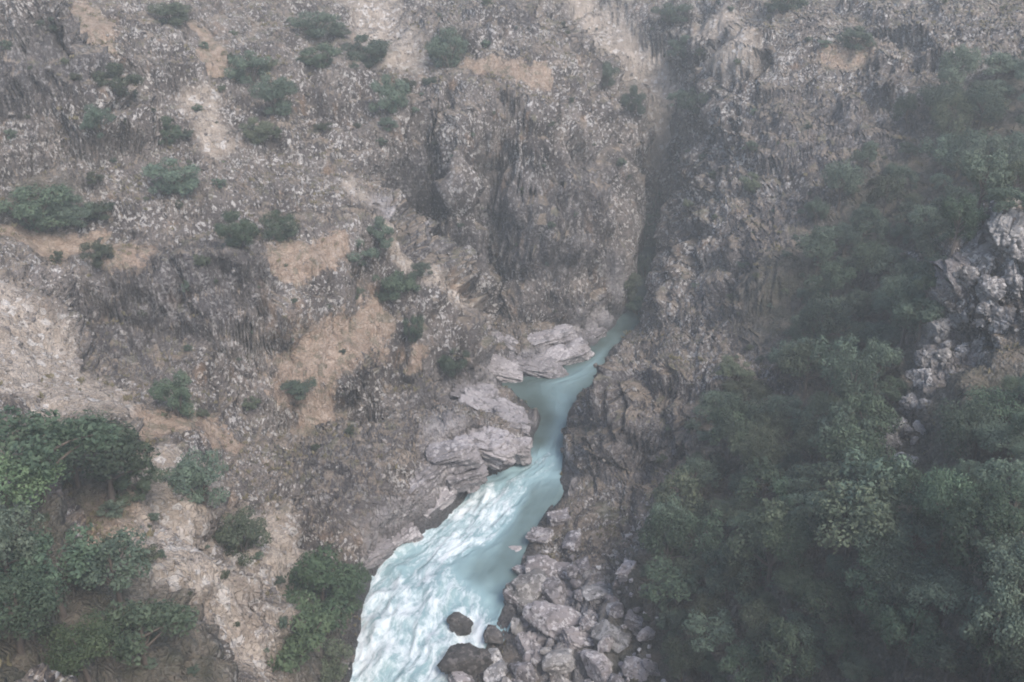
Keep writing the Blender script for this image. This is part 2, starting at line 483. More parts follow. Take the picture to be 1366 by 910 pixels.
def mat_terrain():
    k = NT('canyon_ground')
    pos = k.n('ShaderNodeNewGeometry').outputs['Position']
    nrm = k.n('ShaderNodeNewGeometry').outputs['True Normal']
    wv = k.noise(pos, 0.4, 3, 0.5, 1)
    vec = k.n('ShaderNodeVectorMath', {0: pos, 1: k.n('ShaderNodeVectorMath', {0: wv, 'Scale': 1.5}, operation='SCALE').outputs[0]}, operation='ADD').outputs[0]
    c = rock_tones(k, vec, (0.092, 0.080, 0.075), (0.205, 0.18, 0.164), (0.53, 0.505, 0.48), (0.048, 0.043, 0.042))
    # rust and yellow stains
    st = k.noise(k.mapping(pos, (1, 1, 0.4)), 0.22, 4, 0.6)
    c = k.mix(k.math('MULTIPLY', k.step(st, 0.58, 0.72), 0.45), c, (0.30, 0.19, 0.11))
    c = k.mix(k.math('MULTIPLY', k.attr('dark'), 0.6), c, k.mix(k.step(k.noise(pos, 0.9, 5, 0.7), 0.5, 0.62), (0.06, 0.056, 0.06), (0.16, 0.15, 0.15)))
    # water-worn pale rock
    sm = k.noise(k.mapping(pos, (0.5, 0.8, 1.6), (0.3, 0.5, 0.4)), 0.6, 6, 0.6)
    smc = k.mix(k.step(sm, 0.35, 0.65), (0.19, 0.176, 0.178), (0.40, 0.375, 0.375))
    c = k.mix(k.math('MULTIPLY', k.attr('smooth'), 0.85), c, smc)
    # level ground gathers dry dirt and dead grass
    up = k.n('ShaderNodeSeparateXYZ', {0: nrm}).outputs[2]
    flat = k.step(k.math('ADD', up, k.math('MULTIPLY', k.math('SUBTRACT', k.noise(pos, 0.35, 5), 0.5), 0.5)), 0.74, 0.92)
    dn = k.noise(pos, 0.5, 6, 0.65)
    dirt = k.mix(k.step(dn, 0.35, 0.65), (0.17, 0.135, 0.10), (0.33, 0.27, 0.21))
    dirt = k.mix(k.math('MULTIPLY', k.step(k.noise(pos, 0.3, 4), 0.5, 0.62), 0.7), dirt, (0.12, 0.125, 0.075))
    c = k.mix(k.math('MULTIPLY', k.math('MULTIPLY', flat, 0.75), k.math('SUBTRACT', 1.0, k.attr('smooth'))), c, dirt)
    sandc = k.mix(k.step(k.noise(pos, 0.8, 6, 0.65), 0.35, 0.65), (0.30, 0.215, 0.155), (0.44, 0.34, 0.265))
    sandc = k.mix(k.math('MULTIPLY', k.step(k.noise(pos, 0.5, 5, 0.6), 0.52, 0.6), 0.6), sandc, (0.15, 0.145, 0.095))
    sbrk = k.math('ADD', k.attr('sand'), k.math('MULTIPLY', k.math('SUBTRACT', k.noise(pos, 0.32, 7, 0.72), 0.5), 3.2))
    c = k.mix(k.math('MULTIPLY', k.step(sbrk, 0.35, 0.75), 0.8), c, sandc)
    vo = k.n('ShaderNodeTexVoronoi', {'Vector': vec, 'Scale': 1.1})
    pebb = k.n('ShaderNodeSeparateColor', {0: vo.outputs['Color']}).outputs[0]
    screec = k.mix(k.step(k.noise(pos, 0.4, 5, 0.6), 0.35, 0.65), (0.35, 0.29, 0.235), (0.49, 0.42, 0.355))
    screec = k.mix(k.math('MULTIPLY', k.step(pebb, 0.8, 0.95), 0.7), screec, (0.68, 0.65, 0.62))
    screec = k.mix(k.math('MULTIPLY', k.step(pebb, 0.12, 0.04), 0.5), screec, (0.11, 0.10, 0.095))
    c = k.mix(k.math('MULTIPLY', k.attr('scree'), 0.92), c, screec)
    soilc = k.mix(k.step(k.noise(pos, 0.35, 6, 0.65), 0.4, 0.65), (0.07, 0.07, 0.05), (0.16, 0.138, 0.108))
    c = k.mix(k.math('MULTIPLY', k.attr('soil'), 0.85), c, soilc)
    wet = k.attr('wet')  # wet rock by the water, plus overhang shade painted on the left bank
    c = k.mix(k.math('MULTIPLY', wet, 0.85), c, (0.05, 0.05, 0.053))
    b1 = k.noise(vec, 1.4, 8, 0.68)
    bmp = k.n('ShaderNodeBump', {'Height': b1, 'Distance': 0.55, 'Strength': 0.9})
    vb = k.n('ShaderNodeTexVoronoi', {'Vector': k.mapping(vec, (1, 1, 0.6)), 'Scale': 1.7}, feature='DISTANCE_TO_EDGE')
    b2 = k.n('ShaderNodeBump', {'Height': k.step(vb.outputs['Distance'], 0.0, 0.25), 'Distance': 0.22, 'Strength': 0.8, 'Normal': bmp.outputs[0]})
    rough = k.math('SUBTRACT', 0.95, k.math('MULTIPLY', wet, 0.55))
    p = k.n('ShaderNodeBsdfPrincipled', {'Base Color': c, 'Roughness': rough, 'Normal': b2.outputs[0], 'Specular IOR Level': 0.25})
    k.t.links.new(p.outputs[0], k.out.inputs[0])
    return k.m


def mat_rock(name, a, b, light, dark, sc=1.0):
    k = NT(name)
    geo = k.n('ShaderNodeNewGeometry').outputs['Position']
    c = rock_tones(k, geo, a, b, light, dark, sc)
    oi = k.n('ShaderNodeObjectInfo').outputs['Random']
    c = k.n('ShaderNodeHueSaturation', {'Color': c, 'Value': k.n('ShaderNodeMapRange', {'Value': oi, 'To Min': 0.72, 'To Max': 1.25}).outputs[0]}).outputs[0]
    b1 = k.noise(geo, 1.6, 8, 0.65)
    bmp = k.n('ShaderNodeBump', {'Height': b1, 'Distance': 0.35, 'Strength': 0.8})
    p = k.n('ShaderNodeBsdfPrincipled', {'Base Color': c, 'Roughness': 0.9, 'Normal': bmp.outputs[0], 'Specular IOR Level': 0.25})
    k.t.links.new(p.outputs[0], k.out.inputs[0])
    return k.m


def mat_leaf(name, a, b):
    k = NT(name)
    pos = k.n('ShaderNodeNewGeometry').outputs['Position']
    oi = k.n('ShaderNodeObjectInfo').outputs['Random']
    f = k.noise(pos, 0.9, 4, 0.6)
    c = k.mix(k.step(f, 0.35, 0.65), a, b)
    c = k.n('ShaderNodeHueSaturation', {'Color': c,
            'Hue': k.n('ShaderNodeMapRange', {'Value': oi, 'To Min': 0.485, 'To Max': 0.525}).outputs[0],
            'Value': k.n('ShaderNodeMapRange', {'Value': k.math('FRACT', k.math('MULTIPLY', oi, 7.31)), 'To Min': 0.6, 'To Max': 1.35}).outputs[0]}).outputs[0]
    p = k.n('ShaderNodeBsdfPrincipled', {'Base Color': c, 'Roughness': 0.7, 'Specular IOR Level': 0.2})
    tr = k.n('ShaderNodeBsdfTranslucent', {'Color': c})
    mx = k.n('ShaderNodeMixShader', {0: 0.25, 1: p.outputs[0], 2: tr.outputs[0]})
    k.t.links.new(mx.outputs[0], k.out.inputs[0])
    return k.m


def mat_plain(name, a, b, sc=3.0, rough=0.9):
    k = NT(name)
    pos = k.n('ShaderNodeNewGeometry').outputs['Position']
    c = k.mix(k.noise(pos, sc, 5), a, b)
    p = k.n('ShaderNodeBsdfPrincipled', {'Base Color': c, 'Roughness': rough})
    k.t.links.new(p.outputs[0], k.out.inputs[0])
    return k.m


def mat_water():
    k = NT('river_water')
    uv = k.n('ShaderNodeUVMap', uv_map='flow').outputs[0]
    foam = k.attr('foam')
    wsp = k.noise(uv, 0.25, 3, 0.5, 1)
    vec = k.n('ShaderNodeVectorMath', {0: uv, 1: k.n('ShaderNodeVectorMath', {0: wsp, 'Scale': 3.0}, operation='SCALE').outputs[0]}, operation='ADD').outputs[0]
    st = k.mapping(vec, (1.0, 0.42, 1.0))
    n1 = k.noise(st, 0.62, 9, 0.72)
    n2 = k.noise(k.mapping(vec, (1.0, 0.36, 1.0)), 2.2, 6, 0.7)
    n0 = k.noise(k.mapping(vec, (1.0, 0.55, 1.0)), 0.2, 3, 0.5)
    nn = k.math('ADD', k.math('ADD', k.math('MULTIPLY', n1, 0.46), k.math('MULTIPLY', n2, 0.28)), k.math('MULTIPLY', n0, 0.26))
    th = k.n('ShaderNodeMapRange', {'Value': foam, 'To Min': 0.76, 'To Max': 0.452}).outputs[0]
    fm = k.step(k.math('SUBTRACT', nn, th), -0.03, 0.13)
    deep = k.mix(k.step(k.noise(uv, 0.2, 4), 0.35, 0.65), (0.062, 0.088, 0.078), (0.088, 0.125, 0.118))
    milky = k.mix(k.math('MULTIPLY', foam, 1.5, True), deep, (0.26, 0.385, 0.41))
    c = k.mix(fm, milky, (0.73, 0.79, 0.81))
    rough = k.n('ShaderNodeMapRange', {'Value': fm, 'To Min': 0.16, 'To Max': 0.65}).outputs[0]
    b = k.n('ShaderNodeBump', {'Height': nn, 'Distance': 0.35, 'Strength': k.n('ShaderNodeMapRange', {'Value': foam, 'To Min': 0.15, 'To Max': 0.9}).outputs[0]})
    p = k.n('ShaderNodeBsdfPrincipled', {'Base Color': c, 'Roughness': rough, 'Normal': b.outputs[0], 'IOR': 1.33})
    k.t.links.new(p.outputs[0], k.out.inputs[0])
    return k.m


MT = mat_terrain()
M_BOULDER = mat_rock('bank_boulder_rock', (0.18, 0.163, 0.165), (0.31, 0.282, 0.28), (0.48, 0.455, 0.45), (0.085, 0.078, 0.08))
M_WET = mat_rock('wet_boulder_rock', (0.075, 0.072, 0.07), (0.12, 0.11, 0.105), (0.22, 0.20, 0.19), (0.04, 0.04, 0.04))
M_PALE = mat_rock('pale_outcrop_rock', (0.20, 0.19, 0.185), (0.32, 0.305, 0.295), (0.50, 0.48, 0.465), (0.09, 0.085, 0.085))
M_LEDGE = mat_rock('river_ledge_rock', (0.19, 0.176, 0.178), (0.33, 0.306, 0.308), (0.44, 0.415, 0.415), (0.10, 0.094, 0.096), 0.9)
M_SCREE = mat_rock('scree_stone', (0.34, 0.295, 0.255), (0.48, 0.43, 0.39), (0.6, 0.565, 0.53), (0.14, 0.125, 0.115))
M_CRAG = mat_rock('crag_stone', (0.14, 0.122, 0.112), (0.26, 0.23, 0.21), (0.44, 0.42, 0.395), (0.07, 0.063, 0.06))
M_BARK = mat_plain('bark', (0.07, 0.055, 0.045), (0.14, 0.115, 0.095))
LEAF = [mat_leaf('leaf_dark_green', (0.058, 0.088, 0.058), (0.11, 0.15, 0.095)),
        mat_leaf('leaf_blue_green', (0.074, 0.105, 0.078), (0.135, 0.178, 0.126)),
        mat_leaf('leaf_olive', (0.076, 0.095, 0.062), (0.135, 0.155, 0.10)),
        mat_leaf('leaf_bright_green', (0.068, 0.105, 0.058), (0.12, 0.165, 0.09)),
        mat_leaf('leaf_grey_green', (0.085, 0.115, 0.085), (0.15, 0.185, 0.135))]
M_WATER = mat_water()

me = fast_mesh('terrain', P1, faces)
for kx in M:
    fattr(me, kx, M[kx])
wet = sstep(-5.5, -1.0, ins) * (y < RIVER_END) * (1 - sstep(0.5, np.where((x < xl) & (y < 132), 4.2, 2.4), P1[:, 2] - wlv + 1.2 * warp[:, 0]))  # wetted edge; reaches higher on the left bank to paint in overhang shade
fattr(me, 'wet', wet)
fattr(me, 'broken', broken)
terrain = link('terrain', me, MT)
terrain['kind'] = 'structure'
terrain['label'] = 'steep rocky canyon walls with ledges, scree and dry slopes'
print('terrain', time.time() - T0)

# ------------------------------------------------------------------ river
ry = []
yy = _Y[0] + 1
while yy < RIVER_END:
    ry.append(yy)
    yy += 0.3 * yy / 90
ry = np.array(ry)
RL, RR, RW = bank_at(ry)
RC = 90
t = np.linspace(-0.12, 1.12, RC)
wid = np.maximum(RR - RL, 3)
RX = (RL + RR)[:, None] / 2 + (t - 0.5)[None, :] * wid[:, None]
RY = np.repeat(ry[:, None], RC, 1)
RT = np.repeat(t[None, :], len(ry), 0)
vrow = np.interp(ry, _Y, BANK[:, 0])
V_ = np.repeat(vrow[:, None], RC, 1)
rap = sstep(632, 665, V_)
chute = sstep(590, 610, V_) * (1 - rap)
pool = 1 - sstep(560, 600, V_)
Cn = 0.35 * fbm(np.stack([RX.ravel() / 5, RY.ravel() / 9, 0 * RX.ravel()], 1), 3, 33).reshape(RX.shape)
foam_r = (0.95 - 0.78 * sstep(0.48, 0.80, RT + Cn * 0.5 - 0.45 * sstep(745, 850, V_))) - 0.18 * (1 - sstep(640, 690, V_)) * sstep(0.3, 0.0, RT) + 0.12 * sstep(780, 860, V_)
foam_p = 0.02 + 0.36 * np.exp(-((RT - 0.68) / 0.26) ** 2) * sstep(440, 500, V_)
foam = np.clip(rap * foam_r + chute * (0.62 + 0.3 * np.exp(-((RT - 0.5) / 0.3) ** 2) * 0.6) + (1 - rap - chute) * foam_p, 0, 1)
flow = np.concatenate([[0], np.cumsum(np.hypot(np.diff(ry), np.diff((RL + RR) / 2)))])
FX = (RT - 0.5) * wid[:, None]
FS = np.repeat(flow[:, None], RC, 1)
pr = np.stack([FX.ravel(), FS.ravel() * 0.5, np.zeros(RX.size)], 1)
wv = fbm(pr / 2.6, 4, 40, 0.55, True).reshape(RX.shape)
wv2 = fbm(pr / 6.0, 3, 44).reshape(RX.shape)
amp = 0.09 + 0.75 * np.clip(foam - 0.1, 0, 1)
RZ = RW[:, None] + amp * wv + 1.0 * rap * wv2 * (0.3 + foam)
ridx = np.arange(RX.size).reshape(RX.shape)
rf = np.stack([ridx[:-1, :-1], ridx[:-1, 1:], ridx[1:, 1:], ridx[1:, :-1]], -1).reshape(-1, 4)
me = fast_mesh('river', np.stack([RX.ravel(), RY.ravel(), RZ.ravel()], 1), rf)
fattr(me, 'foam', foam.ravel())
uvl = me.uv_layers.new(name='flow')
luv = np.stack([FX.ravel(), FS.ravel()], 1)[rf.ravel()].astype(np.float32)
uvl.data.foreach_set('uv', luv.ravel())
river = link('river', me, M_WATER)
river['kind'] = 'structure'
river['label'] = 'turquoise river with white rapids on the canyon floor'

# ------------------------------------------------------------------ ray casts on the finished ground
bpy.context.view_layer.update()


def hit(u, v):
    d_ = Vector(ray(float(u), float(v))).normalized()
    ok, loc, nor, _ = terrain.ray_cast(Vector((0, 0, CAM_H)), d_)
    return (loc, nor) if ok else (None, None)


def ground(x_, y_):
    ok, loc, nor, _ = terrain.ray_cast(Vector((x_, y_, 400)), Vector((0, 0, -1)))
    return (loc, nor) if ok else (None, None)


def px_m(loc, px):
    """size in metres of px pixels at a point"""
    dv = Vector(loc) - Vector((0, 0, CAM_H))
    fwd = Vector((0, math.cos(PITCH), -math.sin(PITCH)))
    return px * dv.dot(fwd) / FPX


def tag(o, label, cat, group=None):
    o['label'] = label
    o['category'] = cat
    if group:
        o['group'] = group


# ------------------------------------------------------------------ rocks
def rock_mesh(name, seed, sub=5, planes=11, rough=0.13):
    r_ = np.random.default_rng(seed)
    bm = bmesh.new()
    bmesh.ops.create_icosphere(bm, subdivisions=sub, radius=1.0)
    V = np.array([v_.co[:] for v_ in bm.verts])
    F = np.array([[w.index for w in f.verts] for f in bm.faces])
    bm.free()
    V *= np.array([1, r_.uniform(0.75, 1), r_.uniform(0.65, 0.9)])
    for _ in range(planes):
        nn = r_.normal(size=3)
        nn /= np.linalg.norm(nn)
        dd = r_.uniform(0.42, 0.74)
        ex = V @ nn - dd
        V = V - np.maximum(ex, 0)[:, None] * nn * 0.985
    V = V + (V / np.linalg.norm(V, axis=1)[:, None]) * (rough * fbm(V * 2.6 + seed * 3.1, 5, seed, 0.55, True))[:, None]
    return fast_mesh(name, V, F, False if sub < 3 else True)


def crag_mesh(name, seed, cell=0.55, an=(1, 1, 1), amp=0.16, planes=8, shape=(1, 1, 1)):
    m_ = rock_mesh(name, seed, 6, planes, 0.03)
    V = np.empty(len(m_.vertices) * 3, np.float32)
    m_.vertices.foreach_get('co', V)
    V = V.reshape(-1, 3).astype(float)
    R_ = np.array(Euler((0.25, 0.2, seed * 0.7)).to_matrix())
    nd = V / np.linalg.norm(V, axis=1)[:, None]
    for c_, a_, sd_ in ((cell, amp, 1), (cell * 0.42, amp * 0.45, 2), (cell * .17, amp * .2, 3)):
        F1_, F2_, R__ = worley((V @ R_) / (np.array(an) * c_) + seed, seed + sd_)
        V = V + nd * ((R__ - 0.5) * a_ * 1.6 - a_ * 0.8 * np.exp(-((F2_ - F1_) / 0.10) ** 2))[:, None]
    V = V + nd * (0.03 * fbm(V * 6, 3, seed))[:, None]
    m_.vertices.foreach_set('co', V.astype(np.float32).ravel())
    m_.update()
    return m_


CRAGS = [crag_mesh('crag', 500 + i) for i in range(4)]


def slab_mesh(name, seed):
    """an angular bedded block: box-like cuts, then joints"""
    r_ = np.random.default_rng(seed)
    bm = bmesh.new()
    bmesh.ops.create_icosphere(bm, subdivisions=6, radius=1.0)
    V = np.array([v_.co[:] for v_ in bm.verts])
    F = np.array([[w_.index for w_ in f.verts] for f in bm.faces])
    bm.free()
    for ax, lim in ((0, 0.72), (1, 0.58), (2, 0.46)):
        for sg in (-1, 1):
            nn = r_.normal(size=3) * 0.16
            nn[ax] += sg
            nn /= np.linalg.norm(nn)
            V = V - np.maximum(V @ nn - lim * r_.uniform(.85, 1.1), 0)[:, None] * nn
    for _ in range(5):
        nn = r_.normal(size=3)
        nn /= np.linalg.norm(nn)
        V = V - np.maximum(V @ nn - r_.uniform(.6, .8), 0)[:, None] * nn
    nd = V / np.linalg.norm(V, axis=1)[:, None]
    for c_, a_, an in ((0.55, 0.16, (1.6, 1.1, .42)), (0.22, 0.06, (1.6, 1, .5)), (.09, .025, (1, 1, .7))):
        F1_, F2_, R__ = worley(V / (np.array(an) * c_) + seed * 1.3, seed)
        V = V + nd * ((R__ - .5) * a_ - a_ * .6 * np.exp(-((F2_ - F1_) / .1) ** 2))[:, None]
    return fast_mesh(name, V, F, True)


SLABS = [slab_mesh('slab', 520 + i) for i in range(5)]
BOULD = [rock_mesh('boulder', 100 + i) for i in range(8)]


def place_rock(name, mesh, mat, loc, size, rz, tilt, label, cat, group=None, sink=0.25):
    o = bpy.data.objects.new(name, mesh)
    COL.objects.link(o)
    o.scale = size
    o.rotation_euler = (tilt[0], tilt[1], rz)
    o.location = (loc[0], loc[1], loc[2] + size[2] * (0.5 - sink))
    tag(o, label, cat, group)
    return o


def mesh_with(mesh, mat):
    m2 = mesh.copy()
    m2.materials.clear()
    m2.materials.append(mat)
    return m2


BO_BANK = [mesh_with(m_, M_BOULDER) for m_ in BOULD[:5] + SLABS[:3]]
BO_WET = [mesh_with(m_, M_WET) for m_ in BOULD[:3]]
BO_PALE = [mesh_with(m_, M_PALE) for m_ in BOULD]
BO_LEDGE = [mesh_with(m_, M_LEDGE) for m_ in SLABS]
BO_OUT = [mesh_with(m_, M_PALE) for m_ in CRAGS]
BO_SCREE = [mesh_with(m_, M_SCREE) for m_ in BOULD]

# named boulders: u, v (centre), width px, height ratio, proto, set, label
RIVER_ROCKS = [
    (617, 834, 40, 0.62, 0, BO_WET, 0.25, 'small dark wet boulder standing alone amid the white rapids'),
    (622, 884, 66, 0.62, 1, BO_WET, 0.6, 'large dark rounded boulder at the water edge by the pale slab'),
    (664, 903, 56, 0.55, 2, BO_PALE, 0.6, 'pale flat-topped slab beside the dark rounded boulder'),
    (612, 906, 46, 0.5, 3, BO_BANK, 0.3, 'grey rock half under water in front of the dark rounded boulder'),
    (655, 852, 34, 0.8, 4, BO_WET, 0.4, 'dark blocky boulder on the gravel tongue between rapids and bank'),
    (690, 838, 22, 1.3, 5, BO_PALE, 0.3, 'pale upright rock at the tip of the boulder heap'),
]
for (u, v, w, hr, pi, st_, frac, lab) in RIVER_ROCKS:
    xl_, xr_, wl2 = 0, 0, 0
    p = at_z(float(u), float(v), 0.6)
    s = px_m(p, w) / 2
    place_rock("boulder", st_[pi % len(st_)], None, p, (s * 1.15, s * 1.0, s * hr * 1.3), 0.6 * pi, (0.1 * pi - .2, .12), lab, 'boulder', None, 0.35)

BANK_SPOTS = []
BIG = [(700, 790, 60), (735, 830, 58), (755, 765, 42), (725, 760, 46), (800, 790, 36), (710, 870, 50), (770, 850, 40), (690, 800, 34), (660, 880, 30),
       (740, 790, 40), (690, 740, 34), (765, 720, 30), (815, 850, 40), (850, 830, 34), (835, 760, 30), (790, 830, 34), (750, 880, 44), (800, 890, 44),
       (700, 900, 40), (850, 890, 36), (870, 720, 26), (720, 715, 34), (745, 690, 30), (780, 755, 26), (820, 810, 28)]
BIGLAB = ['widest flat grey boulder on the point where the boulder heap meets the rapids', 'broad grey boulder in the middle of the right bank heap',
          'pale lilac boulder at the upper end of the boulder heap', 'lilac grey boulder on the water edge above the widest boulder']
for i, (u, v, w) in enumerate(BIG):
    loc, nor = hit(u, v + 4)
    if loc is None:
        continue
    s = px_m(loc, w) / 2 * 1.3
    BANK_SPOTS.append((loc.x, loc.y, s))
    lab = BIGLAB[i] if i < 4 else 'large grey boulder among smaller ones in the right bank heap'
    place_rock('boulder', (BO_BANK if i % 4 else BO_PALE)[i % 8], None, loc, (s * 1.1, s * random.uniform(.8, 1.05), s * random.uniform(.6, .9)),
               random.uniform(0, 6.28), (random.uniform(-.3, .3), random.uniform(-.3, .3)), lab, 'boulder', None if i < 4 else 'large boulders of the right bank heap')
POLY_BANK = [(700, 740), (760, 730), (850, 770), (880, 820), (890, 925), (670, 925), (690, 850), (680, 790)]


def in_poly(u, v, poly):
    c = False
    j = len(poly) - 1
    for i in range(len(poly)):
        (xi, yi), (xj, yj) = poly[i], poly[j]
        if (yi > v) != (yj > v) and u < (xj - xi) * (v - yi) / (yj - yi) + xi:
            c = not c
        j = i
    return c


def scatter(poly, count, dmin, tries=6000):
    """well spread ground points inside an area outlined on the ground"""
    us = [p[0] for p in poly]
    vs = [p[1] for p in poly]
    out = []
    for _ in range(tries):
        if len(out) >= count:
            break
        u, v = random.uniform(min(us), max(us)), random.uniform(min(vs), max(vs))
        if not in_poly(u, v, poly):
            continue
        loc, nor = hit(u, v)
        if loc is None:
            continue
        dm = dmin * random.uniform(0.75, 1.3)
        if all((loc - q[0]).length > dm for q in out):
            out.append((loc, nor, u, v))
    return out


for i, (loc, nor, u, v) in enumerate(scatter(POLY_BANK, 130, 0.9, 9000)):
    s = random.choice([0.3, 0.35, 0.45, 0.5, 0.6, 0.8, 1.1, 1.5])
    place_rock('boulder', (BO_BANK if random.random() < .75 else BO_PALE)[random.randrange(8)], None, loc,
               (s, s * random.uniform(.7, 1), s * random.uniform(.6, .95)), random.uniform(0, 6.28), (random.uniform(-.5, .5), random.uniform(-.5, .5)),
               'small grey boulder in the heap along the right bank of the rapids', 'boulder', 'small boulders of the right bank heap')

# worn ledges at the river: u, v, length px, proto, rz, proportions, label
LEDGES = [
    (655, 545, 80, 0, 0.35, (1.0, 0.6, 0.5), 'long grey ledge sloping down into the quiet pool'),
    (682, 562, 50, 1, 0.3, (1.0, 0.7, 0.55), 'grey ledge tip where the pool narrows into the chute'),
    (645, 585, 64, 2, 0.3, (1.0, 0.8, 0.6), 'blunt grey rock block just below the long ledge at the pool'),
    (684, 592, 40, 3, 0.2, (1.0, 0.9, 0.9), 'squarish grey block overhanging the narrow chute'),
    (602, 600, 60, 4, 0.4, (1.0, 0.8, 0.6), 'grey block high on the worn rock left of the squarish block'),
    (618, 628, 56, 0, 0.5, (1.0, 0.8, 0.6), 'grey ledge left of the shaded hollow by the chute'),
    (575, 650, 60, 1, 0.8, (1.0, 0.7, 0.6), 'striped grey ledge on the left bank where the rapids begin'),
    (590, 678, 48, 2, 0.8, (1.0, 0.6, 0.55), 'low grey ledge right at the water under the striped ledge'),
    (545, 695, 56, 3, 0.8, (1.0, 0.6, 0.6), 'grey ledge below the striped ledge on the left bank'),
    (545, 725, 44, 4, 0.8, (1.0, 0.7, 0.6), 'wet dark ledge at the water halfway down the left bank'),
    (508, 745, 50, 0, 0.8, (1.0, 0.8, 0.6), 'streaked ledge low on the left bank above the bright bush'),
    (665, 490, 60, 1, 0.1, (1.0, 0.7, 0.4), 'flat grey ledge at the left end of the far pool bank'),
    (710, 486, 66, 2, 0.15, (1.0, 0.6, 0.42), 'flat grey ledge in the middle of the far pool bank'),
    (755, 470, 56, 3, 0.4, (1.0, 0.6, 0.5), 'pale grey ledge on the far bank near the gorge mouth'),
    (735, 448, 60, 4, 0.4, (1.0, 0.6, 0.5), 'grey ledge above the far bank of the pool'),
    (675, 458, 56, 0, 0.3, (1.0, 0.6, 0.5), 'grey ledge at the foot of the central cliff beside the spur'),
    (785, 447, 44, 1, 0.6, (1.0, 0.6, 0.6), 'grey rock at the foot of the central cliff by the gorge mouth'),
    (632, 522, 50, 2, 0.3, (1.0, 0.8, 0.6), 'brownish grey block at the end of the spur above the pool'),
]
for (u, v, w, pi, rz, pr_, lab) in LEDGES:
    loc, nor = hit(u, v)
    s = px_m(loc, w) / 2 * 1.6
    if u < 600 and v > 640:
        loc = loc + Vector((-0.3 * s, 0.1 * s, 0.35 * s))
    place_rock('rock_ledge', BO_LEDGE[pi % 5], None, loc, (s * pr_[0], s * pr_[1], s * pr_[2]), -rz if u < 720 and v < 600 else rz, (0.15, 0.22 if u < 720 and v < 600 else -0.15), lab, 'rock', None, 0.72)

# pale outcrop above the right-hand trees
OUT = [(1345, 325, 62, 1.3, 'tall pale jagged rock crowning the outcrop above the right trees'), (1305, 350, 48, 1.0, 'pale blocky rock at the left shoulder of the outcrop crown'),
       (1350, 372, 60, 1.1, 'pale cracked rock under the crown of the right outcrop'), (1318, 392, 44, 1.1, 'narrow pale rock in the middle of the outcrop crown'),
       (1288, 372, 30, 1.0, 'small pale rock jutting from the left flank of the outcrop crown'), (1335, 430, 44, 1.1, 'narrow pale rock at the foot of the outcrop crown'),
       (1275, 425, 36, 0.9, 'grey rock on the outcrop ridge below its crown'), (1252, 445, 34, 1.1, 'pale angular rock in the middle of the outcrop ridge'),
       (1285, 470, 24, 0.9, 'small pale square stone among shrubs beside the outcrop ridge'), (1235, 480, 30, 1.1, 'narrow grey rock just below the middle of the outcrop ridge'),
       (1232, 510, 32, 1.1, 'grey rock on the outcrop ridge above its lower end'), (1212, 545, 38, 1.0, 'pale rough rock low on the outcrop ridge'),
       (1200, 575, 30, 1.0, 'small pale rock just above the lowest end of the outcrop ridge'), (1182, 592, 36, 0.8, 'pale rock at the lowest end of the outcrop ridge'),
       (1205, 618, 34, .8, 'brownish rock beside the lowest end of the outcrop ridge'), (1190, 640, 26, .8, 'brownish stone below the lowest end of the outcrop ridge')]
for i, (u, v, w, hr, lab) in enumerate(OUT):
    loc, nor = hit(u, v)
    s = px_m(loc, w) / 2 * 1.2
    place_rock('outcrop_rock', BO_OUT[i % 4], None, loc, (s, s * .85, s * hr), 0.9 * i, (0.2 * math.sin(i * 2), .2 * math.cos(i * 3)), lab, 'rock', None, 0.3)


for i, (loc, nor, u, v) in enumerate(scatter([(1320, 330), (1370, 330), (1360, 440), (1300, 470), (1250, 530), (1215, 620), (1180, 620), (1180, 580), (1240, 450), (1285, 370)], 34, 1.3)):
    s = random.choice([.5, .7, .9, 1.2])
    place_rock('outcrop_rock', BO_OUT[i % 4], None, loc, (s, s * .8, s * random.uniform(.8, 1.3)), random.uniform(0, 6.28), (random.uniform(-.3, .3), random.uniform(-.3, .3)),
               'small pale stone among the larger rocks of the right outcrop ridge', 'rock', 'small stones of the outcrop ridge', 0.3)


# loose stones on scree and slopes (nobody could count them)
def stones(name, label, spots, mat, cat=None):
    protos = []
    for i in range(6):
        m_ = rock_mesh('tmp', 300 + i, 1, 8, 0.12)
        V = np.array([v_.co[:] for v_ in m_.vertices])
        F = np.array([list(p.vertices) for p in m_.polygons])
        bpy.data.meshes.remove(m_)
        protos.append((V, F))
    VS, FS_, off = [], [], 0
    for (loc, s) in spots:
        V, F = protos[random.randrange(6)]
        R_ = np.array(Euler((random.uniform(0, 6.28), random.uniform(0, 6.28), random.uniform(0, 6.28))).to_matrix())
        Q = (V * np.array([1, random.uniform(.6, 1), random.uniform(.5, .9)]) * s) @ R_.T + np.array(loc)
        VS.append(Q)
        FS_.append(F + off)
        off += len(V)
    me = fast_mesh(name, np.concatenate(VS), np.concatenate(FS_), False)
    o = link(name, me, mat)
    o['kind'] = 'stuff'
    o['label'] = label
    return o


vid = np.arange(len(P1))
infr = (P1[:, 1] > 35)


def pick(wt, count):
    w = wt * infr
    w = w / w.sum()
    return rng.choice(vid, count, p=w)


dist = np.linalg.norm(P1 - np.array([0, 0, CAM_H]), axis=1)
sel = pick(np.clip(M['scree'] - .3, 0, 1) * (1 - inriver) * dist ** 1.0, 4500)
stones('scree_rubble', 'pale loose stones strewn over the scree slopes and gullies', [(P1[i], abs(rng.normal(0.0, 0.18)) + 0.08) for i in sel], M_SCREE)
sel = pick(rk * np.clip(1 - M['soil'] - M['smooth'] * .7, 0, 1) * (N0[:, 2] > 0.3) * dist * (1 - inriver), 16000)
stones('crag_rubble', 'broken stones lodged on the ledges and cliffs of the canyon', [(P1[i], abs(rng.normal(0.0, 0.3)) + 0.14) for i in sel], M_CRAG)
print('rocks', time.time() - T0)


